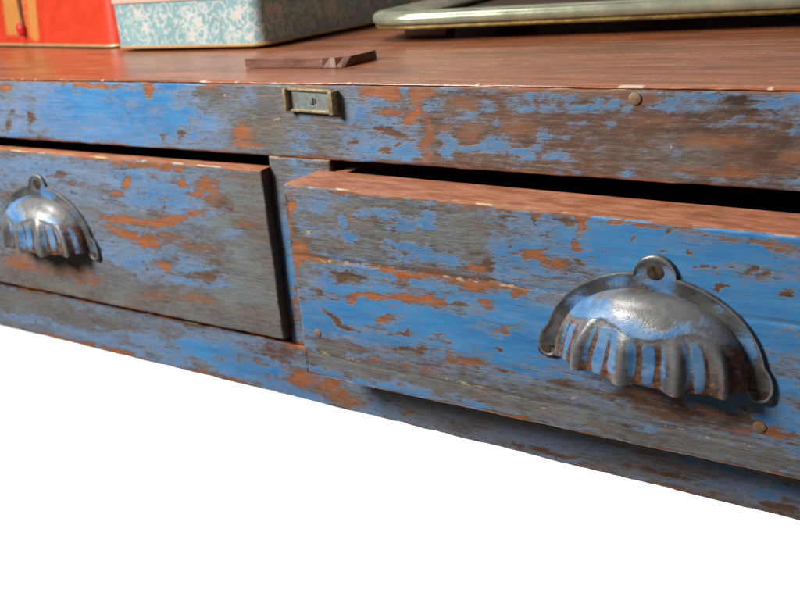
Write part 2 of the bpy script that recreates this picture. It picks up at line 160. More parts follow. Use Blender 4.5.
def wear_at(P, base, patches, seed):
    """P (n,2) in mm -> (n,4) paint, grime, hue, filler"""
    n = len(P)
    W = np.tile(np.array(base, float), (n, 1))
    W[:, 0] += .5 * (vnoise(P, 34, 7, seed + 30) - .5)
    j = np.stack([vnoise(P, 5, 2.2, seed) + .6 * vnoise(P, 2.2, 1.1, seed + 1) - .8,
                  vnoise(P, 5, 2.2, seed + 2) + .6 * vnoise(P, 2.2, 1.1, seed + 3) - .8], 1)
    P = P + np.stack([5.0 * (vnoise(P, 9, 4, seed + 20) - .5) + 3.2 * (vnoise(P, 3.2, 1.5, seed + 21) - .5) + 1.6 * (vnoise(P, 1.5, .9, seed + 24) - .5),
                      2.6 * (vnoise(P, 9, 4, seed + 22) - .5) + 1.7 * (vnoise(P, 3.2, 1.5, seed + 23) - .5) + 1.0 * (vnoise(P, 1.5, .9, seed + 25) - .5)], 1)
    for cx, cz, ax, az, bx, bz, k, al in patches:
        r = max(math.hypot(ax, az), math.hypot(bx, bz))
        near = np.abs(P[:, 0] - cx) < r * 1.5 + 4
        if not near.any(): continue
        Q = P[near]
        det = ax * bz - az * bx
        dx = Q[:, 0] - cx; dz = Q[:, 1] - cz
        u = (dx * bz - dz * bx) / det; v = (-dx * az + dz * ax) / det
        d = np.sqrt(u * u + v * v)
        amp = .62 if k != 'T' else .8
        if k == 'T': al = al * .75
        d = d + j[near, 0] * amp + j[near, 1] * amp * .5
        soft = .55 if k in 'OBPDT' else .7
        a = np.clip((1 + soft - d) / (2 * soft), 0, 1)
        a = (a * a * (3 - 2 * a) * al)[:, None]
        W[near] = W[near] * (1 - a) + np.array(KIND[k], float) * a
    thin = np.clip((vnoise(P, 26, 5, seed + 31) * .6 + vnoise(P, 9, 2, seed + 32) * .4 - .52) * 5, 0, 1)
    W[:, 0] -= .42 * thin * W[:, 0]
    W[:, 1] += .30 * thin * (1 - W[:, 1])
    return W

# ---------------------------------------------------------------- node helpers
class NT:
    def __init__(s, name):
        s.m = bpy.data.materials.new(name); s.m.use_nodes = True
        s.t = s.m.node_tree; s.b = s.t.nodes['Principled BSDF']
    def n(s, typ, **kw):
        x = s.t.nodes.new(typ)
        for k, v in kw.items(): setattr(x, k, v)
        return x
    def link(s, a, b): s.t.links.new(a, b)
    def put(s, sock, v):
        if hasattr(v, 'node'): s.link(v, sock)
        else: sock.default_value = v
    def math(s, op, a, b=0.0, clamp=False):
        x = s.n('ShaderNodeMath', operation=op, use_clamp=clamp)
        s.put(x.inputs[0], a); s.put(x.inputs[1], b)
        return x.outputs[0]
    def add(s, *a):
        o = a[0]
        for q in a[1:]: o = s.math('ADD', o, q)
        return o
    def mul(s, a, b): return s.math('MULTIPLY', a, b)
    def step(s, v, lo, hi, a=0.0, b=1.0):
        x = s.n('ShaderNodeMapRange', interpolation_type='SMOOTHSTEP')
        s.put(x.inputs[0], v)
        for i, q in enumerate((lo, hi, a, b)): x.inputs[i + 1].default_value = q
        return x.outputs[0]
    def mix(s, f, a, b, mode='MIX'):
        x = s.n('ShaderNodeMix', data_type='RGBA', blend_type=mode)
        s.put(x.inputs['Factor'], f); 
        for nm, v in (('A', a), ('B', b)):
            k = [i for i in x.inputs if i.name == nm and i.type == 'RGBA'][0]
            s.put(k, v if hasattr(v, 'node') else (*v, 1))
        return [o for o in x.outputs if o.type == 'RGBA'][0]
    def coords(s, sc=(1, 1, 1), off=(0, 0, 0)):
        c = s.n('ShaderNodeTexCoord'); m = s.n('ShaderNodeMapping')
        s.link(c.outputs['Object'], m.inputs[0]); m.inputs['Scale'].default_value = sc; m.inputs['Location'].default_value = off
        return m.outputs[0]
    def noise(s, sc, det=4, rough=.6, off=(0, 0, 0), dist=0):
        x = s.n('ShaderNodeTexNoise'); x.inputs['Scale'].default_value = 1
        x.inputs['Detail'].default_value = det; x.inputs['Roughness'].default_value = rough; x.inputs['Distortion'].default_value = dist
        s.link(s.coords(sc, off), x.inputs['Vector'])
        return x.outputs[0]
    def c0(s, v, k): return s.mul(s.math('SUBTRACT', v, .5), k)
    def bump(s, h, dist=.001, strength=1):
        x = s.n('ShaderNodeBump'); x.inputs['Distance'].default_value = dist; x.inputs['Strength'].default_value = strength
        s.link(h, x.inputs['Height']); s.link(x.outputs[0], s.b.inputs['Normal'])

def mat_worn():
    k = NT('worn_blue_paint')
    at = k.n('ShaderNodeAttribute', attribute_name='wear')
    sp = k.n('ShaderNodeSeparateColor'); k.link(at.outputs['Color'], sp.inputs[0])
    p, g, o, t = sp.outputs[0], sp.outputs[1], sp.outputs[2], at.outputs['Alpha']
    nA = k.noise((130, 130, 520), 6, .66); nB = k.noise((600, 600, 1500), 4, .6, (3, 1, 2)); nC = k.noise((28, 28, 60), 4, .55, (7, 2, 5))
    nD = k.noise((45, 45, 620), 5, .62, (1, 9, 3)); nE = k.noise((250, 250, 420), 3, .5, (5, 5, 1)); nF = k.noise((16, 16, 90), 5, .6, (2, 4, 8))
    pm = k.add(p, k.c0(nA, 1.25), k.c0(nB, .6), k.c0(nD, .75), k.c0(nC, .35))
    nG = k.noise((170, 170, 560), 4, .6, (6, 6, 6)); nH = k.noise((420, 420, 1000), 3, .6, (2, 8, 6))
    pm = k.add(pm, k.mul(k.step(nG, .575, .68), -.55), k.mul(k.step(nH, .62, .72), -.3))
    paint = k.step(pm, .12, .74)
    chalk = k.step(k.add(pm, k.c0(nE, .5)), .42, 1.15)
    gm = k.add(g, k.c0(nC, .65), k.c0(nE, .35), k.c0(nD, .4), k.c0(nA, .5))
    grime = k.mul(k.step(gm, .25, 1.0), .9)
    om = k.add(o, k.c0(nA, .5), k.c0(nF, .5), k.c0(nD, .35))
    r = k.n('ShaderNodeValToRGB'); k.link(om, r.inputs[0]); e = r.color_ramp.elements
    e[0].position = 0; e[0].color = (.022, .012, .007, 1); e[1].position = 1.15 if False else 1; e[1].color = (.37, .118, .035, 1)
    for q, c in ((.3, (.075, .040, .024, 1)), (.55, (.155, .075, .040, 1)), (.8, (.25, .088, .032, 1))):
        w = e.new(q); w.color = c
    blue = k.mix(k.step(nF, .25, .75), (.024, .165, .42), (.060, .262, .55))
    blue = k.mix(k.mul(k.step(nD, .48, .78), .6), blue, (.15, .235, .36))
    blue = k.mix(k.mul(k.step(nA, .55, .8), .35), blue, (.045, .14, .34))
    fade = k.step(k.add(g, k.c0(nC, .35), k.c0(nA, .2)), .06, .5)  # real fading, plus the glare on the left painted as paler blue
    blue = k.mix(k.mul(fade, .85), blue, k.mix(k.step(nD, .35, .65), (.15, .235, .40), (.235, .31, .47)))
    worn = k.mix(k.step(nE, .3, .7), (.10, .175, .30), (.17, .22, .28))
    pc = k.mix(chalk, worn, blue)
    gr = k.mix(k.step(k.add(k.mul(nA, .5), k.mul(nC, .5)), .3, .7), (.095, .088, .080), (.170, .176, .172))
    gr = k.mix(k.mul(k.step(nF, .45, .75), .6), gr, (.20, .15, .095))
    gr = k.mix(k.mul(k.step(nC, .5, .75), .5), gr, (.15, .20, .21))
    c = k.mix(paint, r.outputs[0], pc)
    c = k.mix(grime, c, gr)
    tm = k.step(k.add(t, k.c0(nE, .7), k.c0(nB, .5)), .35, .75)
    c = k.mix(tm, c, k.mix(nA, (.42, .27, .12), (.60, .50, .36)))
    # hairline dark cracks along the grain
    crack = k.step(k.noise((22, 22, 1400), 3, .6, (4, 4, 4)), .62, .70)
    c = k.mix(k.mul(crack, .35), c, (.03, .02, .015))
    k.link(c, k.b.inputs['Base Color'])
    k.link(k.add(k.mul(paint, -.16), k.mul(nE, .25), .48), k.b.inputs['Roughness'])
    k.b.inputs['Specular IOR Level'].default_value = .5
    k.bump(k.add(k.mul(paint, .55), k.mul(nD, .5), k.mul(nB, .25), k.mul(crack, -.4)), .0006, .5)
    return k.m

def mat_top():
    k = NT('red_brown_worn_wood')
    nA = k.noise((9, 120, 120), 6, .65); nB = k.noise((5, 14, 14), 4, .6, (3, 3, 0)); nC = k.noise((300, 700, 700), 4, .6); nD = k.noise((40, 260, 260), 5, .7, (8, 1, 1))
    c = k.mix(k.step(nA, .3, .7), (.25, .070, .026), (.43, .150, .066))
    c = k.mix(k.mul(k.step(nB, .45, .7), .55), c, (.36, .19, .12))
    c = k.mix(k.mul(k.step(nD, .52, .70), .75), c, (.10, .042, .026))
    c = k.mix(k.mul(k.step(k.noise((18, 60, 60), 5, .7, (1, 7, 3)), .62, .72), .6), c, (.09, .085, .075))
    c = k.mix(k.mul(k.step(k.noise((7, 30, 30), 5, .65, (2, 2, 8)), .45, .66), .65), c, (.13, .052, .032))
    c = k.mix(k.mul(k.step(k.noise((24, 90, 90), 5, .7, (5, 2, 1)), .54, .68), .45), c, (.50, .28, .17))
    c = k.mix(k.mul(k.step(nC, .6, .75), .3), c, (.50, .27, .17))
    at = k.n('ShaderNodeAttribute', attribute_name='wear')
    c = k.mix(k.step(k.add(at.outputs['Alpha'], k.c0(nC, .8)), .4, .7), c, (.62, .46, .36))  # alpha colours in the front edge glints
    k.link(c, k.b.inputs['Base Color'])
    k.link(k.add(.13, k.mul(nA, .14), k.mul(nC, .10)), k.b.inputs['Roughness'])
    k.bump(k.add(k.mul(nD, .6), k.mul(nC, .4)), .0006, .7)
    return k.m

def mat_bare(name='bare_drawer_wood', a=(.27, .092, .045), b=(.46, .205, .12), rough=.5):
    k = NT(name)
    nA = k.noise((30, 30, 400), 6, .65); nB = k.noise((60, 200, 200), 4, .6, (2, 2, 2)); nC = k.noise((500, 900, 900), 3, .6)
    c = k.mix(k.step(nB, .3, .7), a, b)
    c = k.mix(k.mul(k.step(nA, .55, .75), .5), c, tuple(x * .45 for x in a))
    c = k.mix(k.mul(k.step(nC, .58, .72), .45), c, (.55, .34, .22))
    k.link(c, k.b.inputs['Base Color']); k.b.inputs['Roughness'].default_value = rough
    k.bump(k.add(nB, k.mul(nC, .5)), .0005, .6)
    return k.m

def mat_plain(name, col, rough=.5, metal=0.0, var=.25, sc=300, col2=None, bump=.0002):
    k = NT(name)
    n1 = k.noise((sc, sc, sc), 5, .65); n2 = k.noise((sc * .15,) * 3, 4, .6, (3, 5, 1))
    d = col2 or tuple(x * (1 - var) for x in col)
    c = k.mix(k.step(k.add(k.mul(n1, .5), k.mul(n2, .5)), .35, .65), d, col)
    k.link(c, k.b.inputs['Base Color']); k.b.inputs['Metallic'].default_value = metal
    k.link(k.add(rough - .08, k.mul(n1, .16)), k.b.inputs['Roughness'])
    k.bump(n1, bump, .6)
    return k.m

def mat_pull():
    # wear: r = blue paint, g = worn bright metal, b = rust
    k = NT('painted_pressed_metal')
    at = k.n('ShaderNodeAttribute', attribute_name='wear')
    sp = k.n('ShaderNodeSeparateColor'); k.link(at.outputs['Color'], sp.inputs[0])
    p, g, o = sp.outputs
    nA = k.noise((260, 260, 380), 6, .65); nB = k.noise((900, 900, 900), 4, .6, (4, 1, 1)); nC = k.noise((90, 90, 120), 4, .6, (1, 8, 2))
    base = k.mix(k.step(nC, .35, .65), (.06, .062, .064), (.13, .132, .13))
    base = k.mix(k.mul(k.step(nA, .55, .72), .6), base, (.045, .03, .022))
    rust = k.mix(k.step(nA, .35, .65), (.05, .018, .010), (.20, .085, .042))
    rm = k.step(k.add(o, k.c0(nA, .8), k.c0(nB, .4)), .42, .6)
    c = k.mix(rm, base, rust)
    bright = k.step(k.add(g, k.c0(nC, .5), k.c0(nB, .3)), .3, .85)
    c = k.mix(bright, c, k.mix(nA, (.14, .145, .155), (.29, .295, .30)))
    blue = k.mix(k.step(nC, .35, .65), (.045, .175, .42), (.13, .28, .50))
    blue = k.mix(k.mul(k.step(nA, .5, .7), .5), blue, (.20, .215, .22))
    pm = k.step(k.add(p, k.c0(nA, .8), k.c0(nB, .12)), .34, .68)
    c = k.mix(k.mul(pm, .93), c, blue)
    k.link(c, k.b.inputs['Base Color'])
    k.link(k.mul(k.math('SUBTRACT', 1, pm), k.add(.18, k.mul(bright, .22))), k.b.inputs['Metallic'])
    k.link(k.add(.27, k.mul(rm, .25), k.mul(nA, .22), k.mul(bright, -.04)), k.b.inputs['Roughness'])
    k.bump(k.add(k.mul(pm, .4), k.mul(rm, -.3), k.mul(nB, .3), k.mul(nA, .5)), .0006, .55)
    return k.m

def mat_print(name, lo, hi, third, rough=.38, blotch=.25):
    """tin printing: 'art' attribute r = motif cover, g = third colour, b = wear"""
    k = NT(name)
    at = k.n('ShaderNodeAttribute', attribute_name='art')
    sp = k.n('ShaderNodeSeparateColor'); k.link(at.outputs['Color'], sp.inputs[0])
    nA = k.noise((350, 350, 350), 4, .6); nB = k.noise((60, 60, 60), 4, .6, (5, 1, 1))
    m = k.step(k.add(sp.outputs[0], k.c0(nA, 1.0)), .2, .75)
    c = k.mix(k.step(nB, .3, .7), lo, tuple(x * (1 + blotch) for x in lo))
    c = k.mix(k.mul(m, .9), c, hi)
    c = k.mix(k.step(k.add(sp.outputs[1], k.c0(nA, .3)), .4, .6), c, third)
    c = k.mix(k.mul(k.step(k.add(sp.outputs[2], k.c0(nA, .6)), .5, .7), .8), c, (.16, .09, .05))
    k.link(c, k.b.inputs['Base Color'])
    k.link(k.add(rough - .06, k.mul(nB, .12)), k.b.inputs['Roughness'])
    k.bump(k.add(k.mul(m, .3), nA), .0002, .5)
    return k.m

M = {}
M['worn'] = mat_worn(); M['top'] = mat_top(); M['bare'] = mat_bare()
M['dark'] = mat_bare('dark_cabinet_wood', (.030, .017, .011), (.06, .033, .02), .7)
M['pull'] = mat_pull()
M['screw'] = mat_plain('old_screw_metal', (.16, .12, .085), .45, .6, col2=(.06, .03, .018))
M['nail'] = mat_plain('pale_nail_filler', (.30, .19, .12), .6, 0, col2=(.13, .065, .035), sc=900)
M['brass'] = mat_plain('tarnished_brass', (.50, .40, .22), .36, .35, col2=(.22, .17, .10), sc=500)
M['steel'] = mat_plain('grey_green_plate', (.30, .35, .33), .40, .25, col2=(.17, .19, .18), sc=420)
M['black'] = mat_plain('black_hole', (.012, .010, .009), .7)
M['slat'] = mat_bare('red_brown_slat', (.20, .075, .042), (.34, .14, .085), .5)
M['slatend'] = mat_bare('dark_cut_wood', (.06, .018, .012), (.12, .035, .022), .55)
M['chip'] = mat_plain('broken_pale_wood', (.28, .18, .125), .7, sc=700, var=.5)
M['tray'] = mat_plain('pale_green_gold_enamel', (.43, .45, .32), .26, .45, col2=(.27, .31, .23), sc=60)
M['traylip'] = mat_plain('yellow_brass_lip', (.36, .26, .075), .38, .5, col2=(.16, .10, .03), sc=220)
M['tray_in'] = mat_plain('dark_tray_floor', (.07, .042, .028), .5)
M['teal'] = mat_print('teal_flower_tin', (.185, .335, .365), (.54, .56, .54), (.60, .46, .40))
M['lid'] = mat_plain('pink_cream_lid', (.72, .50, .42), .4, sc=200, var=.12)
M['rim'] = mat_plain('cream_gold_rim', (.55, .36, .18), .4, .2, sc=300)
M['red'] = mat_print('red_lacquer_tin', (.50, .042, .018), (.52, .25, .065), (.20, .03, .012), .30, .25)
M['tassel'] = mat_plain('dark_red_ribbon', (.16, .022, .012), .5, sc=500, col2=(.07, .03, .012))
M['bead'] = mat_plain('bright_red_bead', (.60, .018, .03), .3, sc=400)
M['white'] = mat_plain('white_paper', (.86, .86, .86), .9, var=.015, sc=20, bump=0.0)

# ---------------------------------------------------------------- mesh helpers
def link(name, me, mat, parent=None):
    o = bpy.data.objects.new(name, me); COL.objects.link(o)
    for m in (mat if isinstance(mat, (list, tuple)) else [mat]): me.materials.append(m)
    if parent: o.parent = parent
    return o
def empty(name, loc, label, cat, rz=0):
    o = bpy.data.objects.new(name, None); COL.objects.link(o)
    o.location = loc; o.rotation_euler.z = rz; o.empty_display_size = .02
    o['label'] = label; o['category'] = cat
    return o
def smooth(o, ang=35):
    me = o.data
    for p in me.polygons: p.use_smooth = True
    bm = bmesh.new(); bm.from_mesh(me)
    for e in bm.edges:
        if len(e.link_faces) == 2 and e.calc_face_angle(0) > rad(ang): e.smooth = False
    bm.to_mesh(me); bm.free()
def box_bm(bm, x0, x1, y0, y1, z0, z1, mi=0, bev=0.0, seg=2):
    r = bmesh.ops.create_cube(bm, size=1)
    vs = r['verts']
    for v in vs: v.co = Vector(((x0 + x1) / 2 + v.co.x * (x1 - x0), (y0 + y1) / 2 + v.co.y * (y1 - y0), (z0 + z1) / 2 + v.co.z * (z1 - z0)))
    fs = list({f for v in vs for f in v.link_faces})
    for f in fs: f.material_index = mi
    if bev:
        es = list({e for v in vs for e in v.link_edges})
        bmesh.ops.bevel(bm, geom=es, offset=bev, segments=seg, profile=.6, affect='EDGES', material=-1)
def box(name, dims, mat, parent=None, bev=.001):
    bm = bmesh.new(); box_bm(bm, *dims, bev=bev)
    me = bpy.data.meshes.new(name); bm.to_mesh(me); bm.free()
    o = link(name, me, mat, parent); smooth(o); return o
def grid_mesh(name, V, nx, nz, extra_faces=(), wrap=False):
    F = []
    for j in range(nz - 1):
        for i in range(nx - (0 if wrap else 1)):
            i2 = (i + 1) % nx
            F.append((j * nx + i, j * nx + i2, (j + 1) * nx + i2, (j + 1) * nx + i))
    F += list(extra_faces)
    me = bpy.data.meshes.new(name); me.from_pydata([tuple(v) for v in V], [], F); me.update()
    return me
def put_attr(me, name, A):
    a = me.attributes.new(name, 'FLOAT_COLOR', 'POINT')
    a.data.foreach_set('color', np.ascontiguousarray(A, dtype=np.float32).ravel())

def lines(a, b, step, dense=None, coarse=.02):
    """grid coordinates a..b with tight rows at both ends; coarse outside the dense span"""
    L = [a, a + .0003, a + .0008, a + .0016]
    x = a + .0016
    while x < b - .0016:
        s = step if (dense is None or dense[0] <= x <= dense[1]) else coarse
        x += s
        if x < b - .0018: L.append(x)
    return np.array(L + [b - .0016, b - .0008, b - .0003, b])

def board(name, x0, x1, z0, z1, y0, thick, patches, base, seed, parent, step=.0012, dense=None, topfn=None, grooves=(), wear_edge=1.0, rise=0.0):
    """a plank whose front (facing -y) carries chipped paint; edges rounded and worn unevenly"""
    X = lines(x0, x1, step, dense); Z = lines(z0, z1, step)
    nx, nz = len(X), len(Z)
    gx, gz = np.meshgrid(X, Z)
    gx = gx.ravel(); gz = gz.ravel()
    P = np.stack([gx, gz], 1) * 1000
    W = wear_at(P, base, patches, seed)
    tops = np.full(len(gx), z1) if topfn is None else topfn(gx)
    fz = (gz - z0) / (z1 - z0)
    low = z0 + rise * (gx - x0)
    zz = low + fz * (tops - low)
    dl = np.minimum(gx - x0, x1 - gx); dt = np.minimum(zz - low, tops - zz)
    wob = 1 + 1.3 * (vnoise(P, 14, 14, seed + 5) - .5) + .8 * (vnoise(P, 4, 4, seed + 6) - .5)
    r = .0013 * wob
    y = np.full(len(gx), y0)
    for d in (dl, dt):
        q = np.clip(1 - d / r, 0, 1)
        y = y + r * (1 - np.sqrt(np.clip(1 - q * q, 0, 1)))
    y += .0006 * (vnoise(P, 70, 30, seed + 7) - .5) + .00022 * (vnoise(P, 12, 4, seed + 8) - .5)
    for zc, dep in grooves:
        wig = .0006 * (vnoise(np.stack([P[:, 0], P[:, 0] * 0], 1), 25, 9, seed + 9) - .5)
        q = np.abs(zz - (zc + wig)) / .0009
        y += dep * np.exp(-q * q)
    # worn edges lose paint; side edges also darkened as shade
    e = np.minimum(dl, dt) * 1000
    lim = .9 + 2.2 * np.clip(vnoise(P, 16, 8, seed + 10) - .35, 0, 1) * wear_edge
    a = np.clip((lim - e) / .9, 0, 1)[:, None]
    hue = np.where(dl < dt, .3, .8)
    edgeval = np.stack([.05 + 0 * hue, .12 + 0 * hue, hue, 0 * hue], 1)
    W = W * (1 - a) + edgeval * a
    glint = np.clip((1.1 - (tops - zz) * 1000) / .6, 0, 1) * np.clip((vnoise(P, 11, 11, seed + 12) - .45) * 3, 0, 1)  # highlights painted along the top edge, kept in the filler channel
    W[:, 3] = np.maximum(W[:, 3], glint * .8)
    V = np.stack([gx, y, zz], 1)
    # ring just behind the rounded edge, then the back ring
    border = [i for i in range(nx)] + [j * nx + nx - 1 for j in range(1, nz)] + [(nz - 1) * nx + i for i in range(nx - 2, -1, -1)] + [j * nx for j in range(nz - 2, 0, -1)]
    B = V[border].copy()
    R1 = B.copy(); R1[:, 1] = y0 + .003
    R2 = B.copy(); R2[:, 1] = y0 + thick
    nb = len(border); n0 = len(V)
    F = []
    for k in range(nb):
        k2 = (k + 1) % nb
        F.append((border[k2], border[k], n0 + k, n0 + k2))
        F.append((n0 + k2, n0 + k, n0 + nb + k, n0 + nb + k2))
    F.append(tuple(n0 + nb + k for k in range(nb))[::1])
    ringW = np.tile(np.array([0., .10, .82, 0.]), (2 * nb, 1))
    side = np.array([(abs(q[0] - x0) < .0004 or abs(q[0] - x1) < .0004) for q in B]); ringW[np.concatenate([side, side])] = (0., .0, .12, 0.)  # end faces near black, shade of the drawer gap put into the colour
    me = grid_mesh(name, np.concatenate([V, R1, R2]), nx, nz, F)
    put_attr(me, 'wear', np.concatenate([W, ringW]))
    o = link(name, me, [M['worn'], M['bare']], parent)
    if name == 'drawer':
        for pl in me.polygons:
            if pl.normal.z > .9 and pl.center.y > y0 + .0010: pl.material_index = 1
    nf = (nx - 1) * (nz - 1)
    sm = np.zeros(len(me.polygons), bool); sm[:nf] = True; sm[nf:] = True
    me.polygons.foreach_set('use_smooth', sm)
    smooth(o, 50)
    return o

# ================================================================ setting
def backdrop():
    bm = bmesh.new(); prof = []
    for i in range(13):
        a = i / 12 * math.pi / 2
        prof.append((1.05 - .35 + .35 * math.sin(a), -.80 + .35 - .35 * math.cos(a)))
    prof = [(-.15, -.80)] + prof + [(1.05, .9)]
    rows = []
    for x in (-4.5, -3, -2, -1, 0, 1, 2.5): rows.append([bm.verts.new((x, y, z)) for y, z in prof])
    for a, b in zip(rows, rows[1:]):
        for i in range(len(prof) - 1): bm.faces.new((a[i], b[i], b[i + 1], a[i + 1]))
    me = bpy.data.meshes.new('backdrop'); bm.to_mesh(me); bm.free()
    o = link('backdrop', me, M['white']); o['kind'] = 'structure'
    for p in me.polygons: p.use_smooth = True
backdrop()

# ================================================================ counter
counter = empty('counter', (0, 0, -.80), 'old wooden counter with chipped blue paint, two drawers and a bare red-brown top', 'counter')
def seat(o):
    o.location.z += .80
    return o
XL, XR, YB = -1.98, .45, .60
PBODY = WEAR_AND_LIGHT['body']
BASE_BODY = (.75, .45, .4, 0)
dense = (-.80, .06)
APH = .0458
seat(board('apron', XL, XR, -APH, -.0013, .0002, .020, PBODY, BASE_BODY, 11, counter, dense=dense))
seat(board('rail', XL, XR, -.2158, -.1740, 0, .022, PBODY, BASE_BODY, 23, counter, dense=dense))
seat(board('stile', -.3828, -.3345, -.1740, -APH, 0.0004, .020, PBODY, BASE_BODY, 31, counter))
seat(board('stile', -.905, -.850, -.1740, -APH, 0.0004, .020, PBODY, BASE_BODY, 37, counter, step=.004))
seat(board('stile', .105, .160, -.1740, -APH, 0.0004, .020, PBODY, BASE_BODY, 41, counter, step=.004))
for xa, xb, sd in ((XL, -.905, 43), (.160, XR, 47)):
    seat(board('front_panel', xa, xb, -.1740, -APH, 0.0012, .018, PBODY, BASE_BODY, sd, counter, step=.006))
def top_board():
    X = lines(XL - .004, XR + .004, .0025, dense, .03)
    # profile of the front edge from underside to the top surface
    prof = [(.0215, -.0012), (.0006, -.0012), (-.0001, -.0010), (-.0003, -.0007), (-.0001, -.0003), (.0005, -.0001), (.0014, 0), (.006, 0), (.02, 0), (.05, 0), (.1, 0), (.2, 0), (.35, 0), (.5, 0), (YB, 0), (YB, -.018), (.0215, -.018)]
    V = []
    for (y, z) in prof:
        P = np.stack([X * 1000, np.full(len(X), y * 300)], 1)
        w1 = vnoise(P, 9, 3, 71) - .5; w2 = vnoise(P, 3, 3, 72) - .5
        f = 1.0 if -.0011 < z < -.00000001 else 0
        yy = y + f * (.0008 * np.clip(w1, 0, 1) + .0006 * np.clip(w2, 0, 1))
        zz = z - f * np.clip(.0010 * w1, 0, .0005) + (0.0003 * (vnoise(P, 60, 60, 73) - .5) if z == 0 and y > .004 else 0)
        V.append(np.stack([X, yy + 0 * X, zz + 0 * X], 1))
    nx = len(X); V = np.concatenate(V); n = len(prof)
    F = []
    for i in range(nx - 1): F.append(((n - 1) * nx + i, (n - 1) * nx + i + 1, i + 1, i))
    F.append(tuple(j * nx for j in range(n))); F.append(tuple(j * nx + nx - 1 for j in range(n))[::-1])
    me = grid_mesh('table_top', V, nx, n, F)
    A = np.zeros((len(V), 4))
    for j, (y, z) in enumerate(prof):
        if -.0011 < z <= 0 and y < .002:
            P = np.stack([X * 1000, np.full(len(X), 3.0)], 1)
            A[j * nx:(j + 1) * nx, 3] = np.clip((vnoise(P, 12, 9, 81) * .55 + vnoise(P, 3, 9, 82) * .45 - .62) * 4, 0, 1)  # random pale glints painted on the front edge
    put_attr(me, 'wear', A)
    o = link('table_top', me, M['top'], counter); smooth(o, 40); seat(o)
top_board()
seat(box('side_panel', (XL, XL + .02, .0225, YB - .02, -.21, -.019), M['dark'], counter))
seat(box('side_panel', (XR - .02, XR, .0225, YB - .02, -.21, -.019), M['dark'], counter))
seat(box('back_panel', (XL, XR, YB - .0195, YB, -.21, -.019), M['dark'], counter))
seat(box('light_block_panel', (XL + .0205, XR - .0205, .0225, YB - .0205, -.205, -.190), M['dark'], counter))  # added unseen, keeps backdrop light out of the drawer gaps
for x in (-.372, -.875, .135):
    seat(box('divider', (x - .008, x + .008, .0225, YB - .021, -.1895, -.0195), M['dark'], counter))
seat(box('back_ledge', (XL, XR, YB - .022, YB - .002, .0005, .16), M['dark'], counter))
for x in (XL, XR - .055):
    for y in (.023, YB - .08):
        seat(box('leg', (x + .0205 if x < 0 else x - .0205 + .0, x + .0755 if x < 0 else x + .0345, y, y + .055, -.80, -.2055), M['worn'], counter, .003))

# ---- drawers
def screw(name, x, y, z, r, parent, mat=None, slot_angle=.5, proud=.0012):
    bm = bmesh.new()
    rings = [(r, 0), (r * .95, proud * .7), (r * .7, proud), (r * .25, proud)]
    prev = None; N = 18
    for rr, pr in rings:
        ring = [bm.verts.new((rr * math.cos(a * 2 * math.pi / N), -pr, rr * math.sin(a * 2 * math.pi / N))) for a in range(N)]
        if prev:
            for i in range(N): bm.faces.new((prev[i], prev[(i + 1) % N], ring[(i + 1) % N], ring[i]))
        prev = ring
    bm.faces.new(prev)
    bmesh.ops.recalc_face_normals(bm, faces=bm.faces)
    if slot_angle is not None:
        n0 = len(bm.verts)
        box_bm(bm, -r * .8, r * .8, -proud - .0002, -proud + .0004, -r * .12, r * .12, 1)
        bm.verts.ensure_lookup_table()
        R = Matrix.Rotation(slot_angle, 3, 'Y')
        for v in bm.verts[n0:]: v.co = R @ v.co
    me = bpy.data.meshes.new(name); bm.to_mesh(me); bm.free()
    o = link(name, me, [mat or M['screw'], M['black']], parent); o.location = (x, y, z)
    smooth(o); return o

